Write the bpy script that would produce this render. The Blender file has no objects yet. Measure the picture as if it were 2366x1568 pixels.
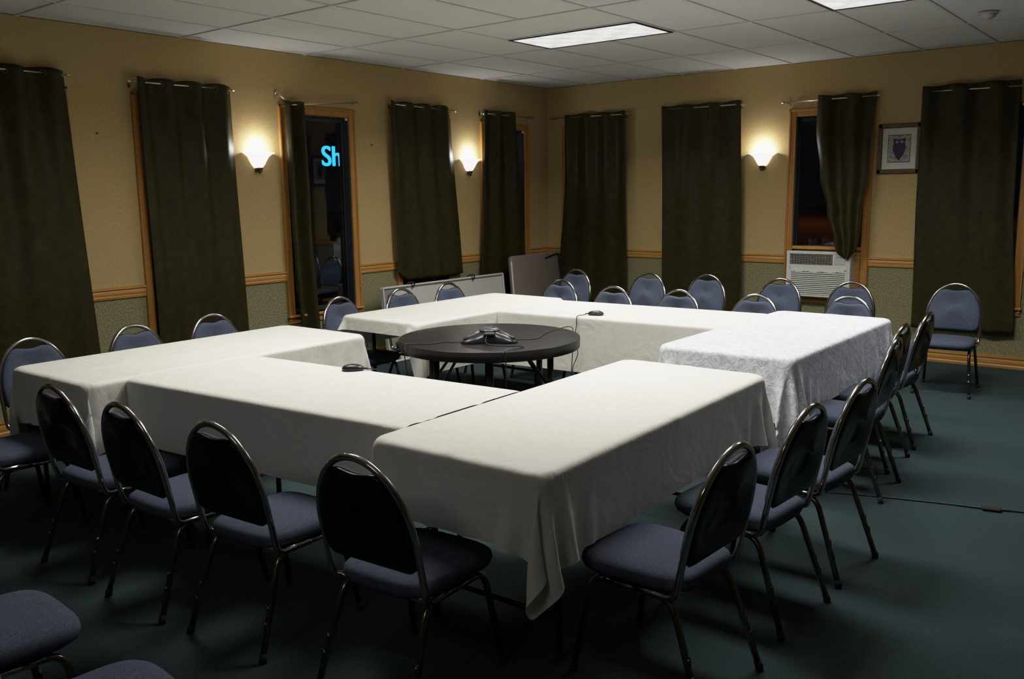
import bpy, math, random
import numpy as np
from mathutils import Vector, Matrix
random.seed(7)
PI = math.pi
C = bpy.context.scene.collection
SC = bpy.context.scene

# ------------------------------------------------------------------ materials
def mat(name, color, rough=.6, metal=0., spec=.5, noise=None, bump=None, emit=None, coat=0., sheen=0., col2=None):
    """principled material; noise=(scale, color2, lo, hi) mixes a second colour, bump=(scale, strength, distance)"""
    m = bpy.data.materials.new(name); m.use_nodes = True
    nt = m.node_tree; N = nt.nodes; L = nt.links
    b = N['Principled BSDF']
    b.inputs['Base Color'].default_value = (*color, 1)
    b.inputs['Roughness'].default_value = rough
    b.inputs['Metallic'].default_value = metal
    b.inputs['Specular IOR Level'].default_value = spec
    b.inputs['Coat Weight'].default_value = coat
    b.inputs['Sheen Weight'].default_value = sheen
    tc = N.new('ShaderNodeTexCoord')
    if noise:
        n = N.new('ShaderNodeTexNoise'); n.inputs['Scale'].default_value = noise[0]; n.inputs['Detail'].default_value = 4
        L.new(tc.outputs['Object'], n.inputs['Vector'])
        r = N.new('ShaderNodeMapRange'); r.inputs['From Min'].default_value = noise[2]; r.inputs['From Max'].default_value = noise[3]
        L.new(n.outputs['Fac'], r.inputs['Value'])
        x = N.new('ShaderNodeMix'); x.data_type = 'RGBA'
        x.inputs['A'].default_value = (*color, 1); x.inputs['B'].default_value = (*noise[1], 1)
        L.new(r.outputs['Result'], x.inputs['Factor']); L.new(x.outputs['Result'], b.inputs['Base Color'])
    if bump:
        n = N.new('ShaderNodeTexNoise'); n.inputs['Scale'].default_value = bump[0]; n.inputs['Detail'].default_value = 3
        L.new(tc.outputs['Object'], n.inputs['Vector'])
        p = N.new('ShaderNodeBump'); p.inputs['Strength'].default_value = bump[1]; p.inputs['Distance'].default_value = bump[2]
        L.new(n.outputs['Fac'], p.inputs['Height']); L.new(p.outputs['Normal'], b.inputs['Normal'])
    if emit:
        b.inputs['Emission Color'].default_value = (*emit[0], 1); b.inputs['Emission Strength'].default_value = emit[1]
    return m

def wall_material(name, upper, upper2, lower, lower2, zs):
    """painted paper above the chair rail, speckled paper below it; split by world height"""
    m = mat(name, upper, .75, spec=.25)
    nt = m.node_tree; N = nt.nodes; L = nt.links; b = N['Principled BSDF']
    g = N.new('ShaderNodeNewGeometry'); s = N.new('ShaderNodeSeparateXYZ'); L.new(g.outputs['Position'], s.inputs[0])
    gt = N.new('ShaderNodeMath'); gt.operation = 'GREATER_THAN'; gt.inputs[1].default_value = zs; L.new(s.outputs['Z'], gt.inputs[0])
    def nmix(scale, a, c, lo, hi, detail):
        n = N.new('ShaderNodeTexNoise'); n.inputs['Scale'].default_value = scale; n.inputs['Detail'].default_value = detail
        L.new(g.outputs['Position'], n.inputs['Vector'])
        r = N.new('ShaderNodeMapRange'); r.inputs['From Min'].default_value = lo; r.inputs['From Max'].default_value = hi
        L.new(n.outputs['Fac'], r.inputs['Value'])
        x = N.new('ShaderNodeMix'); x.data_type = 'RGBA'; x.inputs['A'].default_value = (*a, 1); x.inputs['B'].default_value = (*c, 1)
        L.new(r.outputs['Result'], x.inputs['Factor']); return x, n
    u, nu = nmix(55, upper, upper2, .4, .62, 5)
    w, nw = nmix(95, lower, lower2, .46, .56, 2)
    x = N.new('ShaderNodeMix'); x.data_type = 'RGBA'
    L.new(gt.outputs[0], x.inputs['Factor']); L.new(w.outputs['Result'], x.inputs['A']); L.new(u.outputs['Result'], x.inputs['B'])
    L.new(x.outputs['Result'], b.inputs['Base Color'])
    p = N.new('ShaderNodeBump'); p.inputs['Strength'].default_value = .25; p.inputs['Distance'].default_value = .004
    L.new(nw.outputs['Fac'], p.inputs['Height']); L.new(p.outputs['Normal'], b.inputs['Normal'])
    return m

def wood_material(name, a, b2, axis):
    m = mat(name, a, .42, spec=.4)
    nt = m.node_tree; N = nt.nodes; L = nt.links; b = N['Principled BSDF']
    g = N.new('ShaderNodeNewGeometry'); mp = N.new('ShaderNodeMapping')
    sc = [60, 60, 60]; sc[axis] = 2.5
    mp.inputs['Scale'].default_value = sc; L.new(g.outputs['Position'], mp.inputs['Vector'])
    n = N.new('ShaderNodeTexNoise'); n.inputs['Scale'].default_value = 1; n.inputs['Detail'].default_value = 4; L.new(mp.outputs[0], n.inputs['Vector'])
    r = N.new('ShaderNodeMapRange'); r.inputs['From Min'].default_value = .35; r.inputs['From Max'].default_value = .68; L.new(n.outputs['Fac'], r.inputs['Value'])
    x = N.new('ShaderNodeMix'); x.data_type = 'RGBA'; x.inputs['A'].default_value = (*a, 1); x.inputs['B'].default_value = (*b2, 1)
    L.new(r.outputs['Result'], x.inputs['Factor']); L.new(x.outputs['Result'], b.inputs['Base Color'])
    return m

def cloth_material(name, col, amount, scale, relief):
    """white damask: leafy blotches only slightly different in sheen and colour, plus soft creases"""
    m = mat(name, col, .62, spec=.25, sheen=.15)
    nt = m.node_tree; N = nt.nodes; L = nt.links; b = N['Principled BSDF']
    tc = N.new('ShaderNodeTexCoord')
    v = N.new('ShaderNodeTexNoise'); v.inputs['Scale'].default_value = scale; v.inputs['Detail'].default_value = 2.5; v.inputs['Distortion'].default_value = 2.6
    L.new(tc.outputs['UV'], v.inputs['Vector'])
    r = N.new('ShaderNodeMapRange'); r.inputs['From Min'].default_value = .44; r.inputs['From Max'].default_value = .53; L.new(v.outputs['Fac'], r.inputs['Value'])
    x = N.new('ShaderNodeMix'); x.data_type = 'RGBA'
    x.inputs['A'].default_value = (*[c * (1 - amount) for c in col], 1); x.inputs['B'].default_value = (*col, 1)
    L.new(r.outputs['Result'], x.inputs['Factor']); L.new(x.outputs['Result'], b.inputs['Base Color'])
    cr = N.new('ShaderNodeTexNoise'); cr.inputs['Scale'].default_value = 4; cr.inputs['Detail'].default_value = 5; cr.inputs['Distortion'].default_value = .8
    L.new(tc.outputs['UV'], cr.inputs['Vector'])
    mx = N.new('ShaderNodeMath'); mx.operation = 'MULTIPLY_ADD'; mx.inputs[1].default_value = relief; L.new(r.outputs['Result'], mx.inputs[0]); L.new(cr.outputs['Fac'], mx.inputs[2])
    p = N.new('ShaderNodeBump'); p.inputs['Strength'].default_value = .6; p.inputs['Distance'].default_value = .026
    L.new(mx.outputs[0], p.inputs['Height']); L.new(p.outputs['Normal'], b.inputs['Normal'])
    return m

def glass_material():
    m = bpy.data.materials.new('window_glass'); m.use_nodes = True
    N = m.node_tree.nodes; L = m.node_tree.links; N.clear()
    o = N.new('ShaderNodeOutputMaterial'); t = N.new('ShaderNodeBsdfTransparent'); t.inputs[0].default_value = (.9, .92, .95, 1)
    g = N.new('ShaderNodeBsdfGlossy'); g.inputs['Roughness'].default_value = .02; g.inputs[0].default_value = (.8, .85, .9, 1)
    f = N.new('ShaderNodeFresnel'); f.inputs['IOR'].default_value = 1.45
    x = N.new('ShaderNodeMixShader'); L.new(f.outputs[0], x.inputs[0]); L.new(t.outputs[0], x.inputs[1]); L.new(g.outputs[0], x.inputs[2]); L.new(x.outputs[0], o.inputs[0])
    return m

def diffuser_material():
    """prismatic lens: rows of slightly brighter and darker cells"""
    m = mat('light_diffuser', (.6, .6, .58), .5)
    nt = m.node_tree; N = nt.nodes; L = nt.links; b = N['Principled BSDF']
    tc = N.new('ShaderNodeTexCoord')
    mp = N.new('ShaderNodeMapping'); mp.inputs['Scale'].default_value = (6.55, 6.55, 0); L.new(tc.outputs['Object'], mp.inputs['Vector'])
    ck = N.new('ShaderNodeTexChecker'); ck.inputs['Scale'].default_value = 1; ck.inputs['Color1'].default_value = (.8, .82, .78, 1); ck.inputs['Color2'].default_value = (1, 1, .94, 1)
    L.new(mp.outputs[0], ck.inputs['Vector'])
    n = N.new('ShaderNodeTexNoise'); n.inputs['Scale'].default_value = 9; L.new(tc.outputs['Object'], n.inputs['Vector'])
    r = N.new('ShaderNodeMapRange'); r.inputs['From Min'].default_value = .3; r.inputs['From Max'].default_value = .7; r.inputs['To Min'].default_value = .72; r.inputs['To Max'].default_value = 1.0
    L.new(n.outputs['Fac'], r.inputs['Value'])
    L.new(ck.outputs['Color'], b.inputs['Emission Color']); L.new(r.outputs['Result'], b.inputs['Emission Strength'])
    return m

M_WALL = wall_material('wallpaper', (.43, .308, .128), (.47, .345, .155), (.175, .158, .074), (.30, .27, .145), .92)
M_CEIL = mat('ceiling_tile', (.74, .73, .69), .9, spec=.1, noise=(300, (.66, .65, .62), .45, .6))
M_GRID = mat('ceiling_grid', (.60, .59, .565), .6)
M_CARPET = mat('carpet', (.028, .046, .048), .95, spec=.1, noise=(170, (.046, .068, .070), .42, .60), bump=(400, .5, .004))
M_OAK_X = wood_material('oak_along_x', (.52, .27, .075), (.40, .185, .045), 0)
M_OAK_Y = wood_material('oak_along_y', (.52, .27, .075), (.40, .185, .045), 1)
M_OAK_Z = wood_material('oak_upright', (.46, .215, .05), (.34, .145, .03), 2)
M_GLASS = glass_material()
M_SASH = mat('window_sash', (.03, .032, .036), .4)
M_CURTAIN = mat('curtain_velvet', (.026, .022, .0068), .44, spec=.18, noise=(14, (.037, .031, .010), .4, .65))
M_ROD = mat('rod_metal', (.62, .56, .45), .28, metal=1)
M_CHROME = mat('chair_chrome', (.43, .405, .37), .13, metal=1)
M_LEGM = mat('chair_leg_metal', (.20, .172, .13), .22, metal=1)
M_FABRIC = mat('chair_fabric', (.052, .063, .096), .88, spec=.15, noise=(230, (.092, .108, .148), .42, .62), bump=(700, .3, .002))
M_VINYL = mat('chair_vinyl', (.005, .006, .010), .26, spec=.18)
M_BLACK = mat('black_plastic', (.012, .012, .013), .45)
M_RUBBER = mat('black_rubber', (.010, .010, .010), .8)
M_LEG = mat('black_steel', (.010, .010, .011), .4, metal=.3)
M_CLOTH_W = cloth_material('cloth_warm_white', (.80, .775, .69), .03, 15, .014)
M_CLOTH_C = cloth_material('cloth_cool_white', (.83, .84, .885), .20, 17, .045)
M_TABLE_TOP = mat('table_laminate', (.30, .25, .18), .5)
M_ROUND = mat('dark_laminate', (.013, .012, .0115), .36, spec=.36, noise=(5, (.017, .0155, .014), .4, .6))
M_WHITE = mat('white_plastic', (.52, .51, .47), .5, bump=(200, .1, .002))
M_TAUPE = mat('taupe_plastic', (.20, .165, .135), .45, bump=(200, .1, .002))
M_GREYP = mat('grey_plastic', (.22, .21, .19), .5)
M_AC = mat('air_conditioner_plastic', (.66, .66, .60), .45)
M_AC_DARK = mat('air_conditioner_gap', (.05, .05, .048), .6)
M_BRONZE = mat('bronze', (.16, .11, .05), .35, metal=.9)
M_SHADE = mat('alabaster_glass', (.85, .82, .74), .35, emit=((1, .985, .96), 1.4))
M_BULB = mat('bulb', (1, 1, 1), .5, emit=((.98, .97, 1), 30))
M_FRAME = mat('frame_wood', (.085, .045, .017), .4, spec=.4, noise=(30, (.13, .075, .03), .4, .6))
M_MAT = mat('mat_board', (.62, .60, .54), .8)
M_PARCH = mat('print_paper', (.40, .36, .32), .8, noise=(45, (.24, .20, .20), .45, .62))
M_PRINT = mat('print_ink', (.030, .026, .060), .8, noise=(60, (.070, .060, .105), .45, .62))
M_INK = mat('print_edge', (.04, .03, .03), .8)
M_DETECT = mat('detector_plastic', (.50, .49, .46), .5)
M_PHONE = mat('phone_plastic', (.016, .016, .018), .30)
M_PHONE_G = mat('phone_grey', (.060, .060, .066), .35)
M_SIGN = mat('blue_sign', (0, .2, .9), .5, emit=((.035, .52, 1.0), 2.0))
M_GROUND = mat('asphalt', (.05, .05, .05), .9)
M_NAIL = mat('nail', (.05, .04, .03), .5)
M_CHROMEFOIL = mat('clear_tape', (.75, .75, .72), .2, spec=.8)

# ------------------------------------------------------------------ mesh helpers
class MB:
    def __init__(s): s.v = []; s.f = []; s.mi = []; s.sm = []
    def add(s, v, f, mi=0, smooth=False):
        o = len(s.v); s.v += [tuple(map(float, p)) for p in v]
        for q in f: s.f.append([o + i for i in q]); s.mi.append(mi); s.sm.append(smooth)
    def box(s, a, b, mi=0, bev=0.):
        x0, y0, z0 = (min(p, q) for p, q in zip(a, b)); x1, y1, z1 = (max(p, q) for p, q in zip(a, b))
        if bev <= 0:
            v = [(x0,y0,z0),(x1,y0,z0),(x1,y1,z0),(x0,y1,z0),(x0,y0,z1),(x1,y0,z1),(x1,y1,z1),(x0,y1,z1)]
            s.add(v, [(3,2,1,0),(4,5,6,7),(0,1,5,4),(1,2,6,5),(2,3,7,6),(3,0,4,7)], mi)
            return
        bev = min(bev, (x1-x0)/2.01, (y1-y0)/2.01, (z1-z0)/2.01)
        def ring(d, z): # octagon, d = inset
            X0, X1, Y0, Y1 = x0+d, x1-d, y0+d, y1-d; c = bev - d if d < bev else 0
            c = max(c, bev*.01)
            return [(X0+c,Y0,z),(X1-c,Y0,z),(X1,Y0+c,z),(X1,Y1-c,z),(X1-c,Y1,z),(X0+c,Y1,z),(X0,Y1-c,z),(X0,Y0+c,z)]
        R = ring(bev*.98, z0) + ring(0, z0+bev) + ring(0, z1-bev) + ring(bev*.98, z1)
        F = [tuple(range(7,-1,-1)), tuple(range(24, 32))]
        for k in range(3):
            for i in range(8): j = (i+1) % 8; F.append((k*8+i, k*8+j, k*8+8+j, k*8+8+i))
        s.add(R, F, mi)
    def tube(s, pts, r, n=8, mi=0, caps=True, flat=1.0):
        P = [Vector(p) for p in pts]; m = len(P)
        rs = r if isinstance(r, (list, tuple)) else [r]*m
        T = []
        for i in range(m):
            a = P[max(i-1,0)]; b = P[min(i+1,m-1)]; t = (b-a); t.normalize(); T.append(t)
        up = Vector((0,0,1)) if abs(T[0].z) < .9 else Vector((1,0,0))
        nrm = T[0].cross(up); nrm.normalize(); V = []
        for i in range(m):
            if i: 
                q = T[i-1].rotation_difference(T[i]); nrm = q @ nrm
            bn = T[i].cross(nrm)
            for k in range(n):
                a = 2*PI*k/n; V.append(P[i] + nrm*(rs[i]*math.cos(a)) + bn*(rs[i]*flat*math.sin(a)))
        F = []
        for i in range(m-1):
            for k in range(n): j=(k+1)%n; F.append((i*n+k, i*n+j, (i+1)*n+j, (i+1)*n+k))
        s.add(V, F, mi, True)
        if caps: s.add(V[:n], [tuple(range(n-1,-1,-1))], mi); s.add(V[-n:], [tuple(range(n))], mi)
    def lathe(s, prof, c=(0,0,0), n=24, mi=0, a0=0., a1=2*PI, smooth=True):
        full = abs(a1-a0-2*PI) < 1e-6; m = n if full else n+1; V = []
        for (r, z) in prof:
            for k in range(m):
                a = a0+(a1-a0)*k/n; V.append((c[0]+r*math.cos(a), c[1]+r*math.sin(a), c[2]+z))
        F = []
        for i in range(len(prof)-1):
            for k in range(n):
                j = (k+1) % m if full else k+1
                F.append((i*m+k, i*m+j, (i+1)*m+j, (i+1)*m+k))
        s.add(V, F, mi, smooth)
    def loops(s, L, mi=0, cap0=True, cap1=True, smooth=True):
        n = len(L[0]); V = [p for l in L for p in l]; F = []
        for i in range(len(L)-1):
            for k in range(n): j=(k+1)%n; F.append((i*n+k, i*n+j, (i+1)*n+j, (i+1)*n+k))
        if cap0: F.append(tuple(range(n-1,-1,-1)))
        if cap1: F.append(tuple((len(L)-1)*n+k for k in range(n)))
        s.add(V, F, mi, smooth)
    def grid(s, P, mi=0):
        h = len(P); w = len(P[0]); V = [p for r in P for p in r]
        s.add(V, [(i*w+j, i*w+j+1, (i+1)*w+j+1, (i+1)*w+j) for i in range(h-1) for j in range(w-1)], mi, True)
    def prism(s, poly, axis, a, b, mi=0):
        """polygon (list of 2-D points) extruded along axis from a to b"""
        def p3(q, t):
            if axis == 0: return (t, q[0], q[1])
            if axis == 1: return (q[0], t, q[1])
            return (q[0], q[1], t)
        n = len(poly); V = [p3(q, a) for q in poly] + [p3(q, b) for q in poly]
        F = [tuple(range(n)), tuple(range(2*n-1, n-1, -1))] + [(i, i+n, (i+1)%n+n, (i+1)%n) for i in range(n)]
        s.add(V, F, mi)
    def build(s, name, mats, parent=None, loc=None):
        me = bpy.data.meshes.new(name); me.from_pydata(s.v, [], s.f)
        ml = mats if isinstance(mats, (list, tuple)) else [mats]
        for m in ml: me.materials.append(m)
        me.polygons.foreach_set('material_index', s.mi); me.polygons.foreach_set('use_smooth', s.sm)
        me.validate(); me.update()
        import bmesh
        bm = bmesh.new(); bm.from_mesh(me); bmesh.ops.remove_doubles(bm, verts=bm.verts, dist=1e-6); bmesh.ops.recalc_face_normals(bm, faces=bm.faces); bm.to_mesh(me); bm.free()
        o = bpy.data.objects.new(name, me); C.objects.link(o)
        if parent: o.parent = parent
        if loc: o.location = loc
        return o

def thing(name, label, cat, loc=(0,0,0), rz=0., group=None):
    o = bpy.data.objects.new(name, None); C.objects.link(o); o.location = loc; o.rotation_euler = (0,0,rz)
    o.empty_display_size = .1
    return tag(o, label, cat, group)
def tag(o, label, cat, group=None):
    o['label'] = label; o['category'] = cat
    if group: o['group'] = group
    return o
def struct(o): o['kind'] = 'structure'; return o
def copy_tree(o, parent=None):
    c = o.copy(); C.objects.link(c)
    if parent: c.parent = parent
    for ch in list(o.children): copy_tree(ch, c)
    return c
def arc(c, u, v, r, a0, a1, n=6):
    c, u, v = Vector(c), Vector(u), Vector(v)
    return [c + u*(r*math.cos(a0+(a1-a0)*i/n)) + v*(r*math.sin(a0+(a1-a0)*i/n)) for i in range(n+1)]

# ------------------------------------------------------------------ room shell
XR, YF, H, TH = 9.2, -12.2, 2.862, .14
ZB, ZT = .56, 2.345           # clear opening of a window
WL = [(-6.608,-5.882), (-5.262,-4.545), (-3.916,-3.187), (-2.545,-1.84), (-1.20,-.472)]    # left wall, along y
WB = [(.30,1.03), (1.71,2.425), (3.10,3.793), (4.41,5.128)]                        # back wall, along x

def wall_with_holes(name, axis, t0, t1, holes):
    mb = MB()
    def B(a0, a1, z0, z1):
        if axis == 'y': mb.box((-TH, a0, z0), (0, a1, z1))
        else: mb.box((a0, 0, z0), (a1, TH, z1))
    cur = t0
    for (a, b) in holes:
        B(cur, a, 0, H); B(a, b, 0, ZB); B(a, b, ZT, H); cur = b
    B(cur, t1, 0, H)
    return struct(mb.build(name, M_WALL))
wall_with_holes('wall_left', 'y', YF, 0, WL)
wall_with_holes('wall_back', 'x', -TH, XR, WB)
mb = MB(); mb.box((XR, YF, 0), (XR+.1, TH, H)); struct(mb.build('wall_right', M_WALL))
mb = MB(); mb.box((-TH, YF-.1, 0), (XR+.1, YF, H)); struct(mb.build('wall_front', M_WALL))
mb = MB(); mb.box((0, YF, -.05), (XR, 0, 0)); struct(mb.build('floor', M_CARPET))

# suspended ceiling: tiles 2 ft x 4 ft with a T-grid, light panels left open
GX0, GY0, TX, TY = 3.035, -2.444, .6096, 1.2192
LIGHTS = [(GX0-2*TX, GY0-TX), (GX0+2*TX, GY0-TX), (GX0+TX, GY0-5*TX), (GX0-2*TX, GY0-6*TX), (GX0+2*TX, GY0-13*TX)]          # lower-left corners, 4 ft x 2 ft; last one is an added fill panel
mb = MB(); mb.box((0, YF, H+.004), (XR, 0, H+.05), 0)
g = .011
xs = [GX0 + TX*i for i in range(-4, 11) if 0 < GX0+TX*i < XR]
ys = [GY0 + TY*j for j in range(-8, 2) if YF < GY0+TY*j < -.03]
def open_light(x, y0, y1):
    for (lx, ly) in LIGHTS:
        if lx+.05 < x < lx+2*TX-.05 and y0 < ly+TX-.05 and y1 > ly-TX+.05: return True
    return False
for x in xs:
    e = sorted([YF, 0] + ys)
    for a, b in zip(e[:-1], e[1:]):
        if not open_light(x, a, b): mb.box((x-g, a, H-.002), (x+g, b, H+.006), 1)
for y in ys: mb.box((0, y-g, H-.003), (XR, y+g, H+.006), 1)
for (lx, ly) in LIGHTS: mb.box((lx, ly-g, H-.0025), (lx+2*TX, ly+g, H+.006), 1)
struct(mb.build('ceiling', [M_CEIL, M_GRID]))

# chair rails and baseboards
def rail_profile(zt, h, d):  # (offset from the wall, z)
    z0 = zt-h
    return [(0,z0),(d*.55,z0),(d*.75,z0+h*.18),(d*.5,z0+h*.28),(d*.7,z0+h*.42),(d*.7,z0+h*.58),(d*.55,z0+h*.70),(d,z0+h*.82),(d,zt),(0,zt)]
CW = .072  # casing width
tn = [0]
def trim(name, axis, a, b, zt, h, d):
    mb = MB(); p = rail_profile(zt, h, d)
    if axis == 'y': mb.prism(p, 1, a, b)                                   # along y on x = 0
    else: mb.prism([(-q[0], q[1]) for q in p], 0, a, b)                     # along x on y = 0
    return struct(mb.build(name, M_OAK_Y if axis == 'y' else M_OAK_X))
def segs(t0, t1, holes):
    c = t0; out = []
    for a, b in holes:
        out.append((c, a-CW)); c = b+CW
    out.append((c, t1)); return [s for s in out if s[1]-s[0] > .03]
for a, b in segs(YF, 0, WL): tn[0] += 1; trim('trim_%d' % tn[0], 'y', a, b, .963, .088, .024)
for a, b in segs(0, XR, WB): tn[0] += 1; trim('trim_%d' % tn[0], 'x', a, b, .963, .088, .024)
trim('baseboard_left', 'y', YF, 0, .115, .115, .02)
trim('baseboard_back', 'x', 0, XR, .115, .115, .02)

# ------------------------------------------------------------------ windows
def window(i, axis, a, b, sill_mid=None):
    root = struct(bpy.data.objects.new('window_%d' % i, None)); C.objects.link(root)
    def P(t, d, z):  # t along the wall, d = distance into the room
        return (d, t, z) if axis == 'y' else (t, -d, z)
    def bx(mb, t0, t1, d0, d1, z0, z1, mi=0, bev=0.): mb.box(P(t0, d0, z0), P(t1, d1, z1), mi, bev)
    root.location = P((a+b)/2, 0, ZB)
    def bld(mb, name, m):
        o = mb.build(name, m, root); o.matrix_parent_inverse = Matrix.Translation(-root.location); return o
    hz = M_OAK_Y if axis == 'y' else M_OAK_X
    mb = MB()
    for t0, t1 in ((a-CW, a), (b, b+CW)):
        bx(mb, t0, t1, 0, .018, ZB-.055, ZT+CW, 0, .004); tt = t0 if t1 == a else t1-.02
        bx(mb, tt, tt+.02, .016, .026, ZB-.055, ZT+CW, 0, .003)
    bx(mb, a, b, 0, .018, ZT, ZT+CW, 0, .004); bx(mb, a-CW, b+CW, .016, .026, ZT+CW-.02, ZT+CW, 0, .003)
    bld(mb, 'window_casing', M_OAK_Z)
    mb = MB(); bx(mb, a-CW-.01, b+CW+.01, -.08, .045, ZB-.022, ZB, 0, .006); bx(mb, a-CW, b+CW, 0, .016, ZB-.08, ZB-.022, 0, .004)
    bld(mb, 'window_sill', hz)
    mb = MB()   # jamb liner and sash
    for t0, t1 in ((a, a+.008), (b-.008, b)): bx(mb, t0, t1, -.12, -.001, ZB, ZT)
    bx(mb, a, b, -.12, -.001, ZT-.008, ZT)
    s0, s1 = a+.008, b-.008
    for t0, t1 in ((s0, s0+.012), (s1-.012, s1)): bx(mb, t0, t1, -.095, -.068, ZB, ZT-.008, 0, .003)
    bx(mb, s0, s1, -.10, -.07, ZT-.045, ZT-.008, 0, .004); bx(mb, s0, s1, -.10, -.07, ZB, ZB+.04, 0, .004)
    bld(mb, 'window_sash', M_SASH)
    mb = MB(); z0 = ZB+.04; bx(mb, s0+.012, s1-.012, -.083, -.079, z0, ZT-.045)
    bld(mb, 'window_pane', M_GLASS)
    mb = MB(); bx(mb, b-.036, b-.012, -.004, .012, ZT-.028, ZT-.004, 0, .003)
    bld(mb, 'window_clip', M_AC)
    if sill_mid:
        mb = MB(); bx(mb, a, b, -.07, .012, sill_mid-.03, sill_mid, 0, .004); bx(mb, b-.075, b, -.05, -.02, ZB, sill_mid-.03)
        bx(mb, a, b, -.066, -.05, ZB, sill_mid-.03)
        bld(mb, 'window_rail', hz)
n = 0
for a, b in WL: n += 1; window(n, 'y', a, b)
for k, (a, b) in enumerate(WB): n += 1; window(n, 'x', a, b, 1.055 if k == 2 else None)

# ------------------------------------------------------------------ curtain rods and curtains
def wallpt(axis, t, d, z): return (d, t, z) if axis == 'y' else (t, -d, z)
RD = .075
def rod(axis, pts, label):
    """pts: (t, z) along the wall"""
    t0 = thing('curtain_rod', label, 'curtain rod', wallpt(axis, (pts[0][0]+pts[-1][0])/2, 0, pts[0][1]), 0, 'curtain rods above the windows')
    inv = Matrix.Translation(-t0.location)
    def bld(mb, name, m=M_ROD): o = mb.build(name, m, t0); o.matrix_parent_inverse = inv; return o
    P = [wallpt(axis, t, RD, z) for t, z in pts]
    for a, b in zip(P[:-1], P[1:]):
        mb = MB(); mb.tube([a, b], .0065, 10); bld(mb, 'rod_bar')
    for i, s in ((0, -1), (-1, 1)):
        t, z = pts[i]
        mb = MB()
        Pm = [wallpt(axis, t+s*dx, RD, z) for dx in (-.004, .004, .010, .016, .022, .026)]
        mb.tube(Pm, [.008, .011, .008, .012, .011, .004], 12); bld(mb, 'finial')
        mb = MB(); tb = t - s*.03
        mb.tube([wallpt(axis, tb, 0, z-.012), wallpt(axis, tb, RD-.006, z-.012), wallpt(axis, tb, RD+.004, z-.006)], .004, 8)
        mb.box(wallpt(axis, tb-.010, 0, z-.035), wallpt(axis, tb+.010, .004, z+.02)); bld(mb, 'rod_bracket')

def curtain(axis, top, bot, zt, zb, waves, amp, label, ph=0., ampb=None, mid=None, zbfun=None, dbot=None, seed=1, grom=True, rodz=None, rough=1.):
    """one grommet panel: top/bot = (t0, t1) extents; mid = {h: (t0,t1)} extra extents at height fraction h"""
    rnd = random.Random(seed); nu, nv = int(26*waves), 56
    keys = {0.: top, 1.: bot}
    if mid: keys.update(mid)
    ks = sorted(keys)
    def ext(h):
        for k0, k1 in zip(ks[:-1], ks[1:]):
            if h <= k1+1e-9:
                f = (h-k0)/(k1-k0); f = f*f*(3-2*f) if mid else f
                return [keys[k0][q]*(1-f)+keys[k1][q]*f for q in (0, 1)]
        return keys[1.]
    ampb = amp*.32 if ampb is None else ampb
    dbot = RD if dbot is None else dbot
    w = [(rnd.uniform(-1,1), rnd.uniform(.6,2.2), rnd.uniform(0,6.28)) for _ in range(4)]
    P = []
    for j in range(nv+1):
        h = j/nv; e0, e1 = ext(h); row = []
        for i in range(nu+1):
            s = i/nu
            A = ampb+(amp-ampb)*(1-h)**2.2
            d = RD*(1-h)+dbot*h + A*math.sin(2*PI*waves*s+ph + .8*h*math.sin(3*s+seed))
            d += rough*min(1,h*2.5)*.008*sum(a*math.sin(f*6.28*s+p+2*h) for a, f, p in w)
            z_top = zt - .006*(1-math.cos(2*PI*waves*s+ph))
            zz = zb + (zbfun(s) if zbfun else 0) + .004*math.sin(9*s+seed)
            z = z_top*(1-h)+zz*h
            sag = .006*math.sin(2*PI*waves*s+ph)*(1-h)
            t = e0+(e1-e0)*s + sag + .004*h*math.sin(5*h+seed)
            row.append(wallpt(axis, t, max(d, .012), z))
        P.append(row)
    mb = MB(); mb.grid(P)
    o = mb.build('curtain', M_CURTAIN)
    so = o.modifiers.new('thick', 'SOLIDIFY'); so.thickness = .003; so.offset = 0
    tag(o, label, 'curtain', 'dark olive grommet curtains')
    if grom:
        rz = zt-.042 if rodz is None else rodz
        k = 0; zc = [] 
        for q in range(int(2*waves)+3):
            s = (q*PI-ph)/(2*PI*waves)
            if .015 < s < .985: zc.append(s)
        for s in zc:
            t = top[0]+(top[1]-top[0])*s
            sg = math.cos(2*PI*waves*s+ph); L_ = (top[1]-top[0])
            slope = amp*2*PI*waves*sg/L_                      # d(d)/dt
            if axis == 'y': u = Vector((slope, 1, 0)).normalized()
            else: u = Vector((1, -slope, 0)).normalized()
            c = Vector(wallpt(axis, t, RD, rz))
            mb = MB(); R_ = .021
            ring = [c + u*(R_*math.cos(a)) + Vector((0,0,R_*math.sin(a))) for a in [2*PI*i/16 for i in range(17)]]
            mb.tube(ring, .004, 6, caps=False); mb.build('grommet', M_BRONZE, o)
    return o

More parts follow.
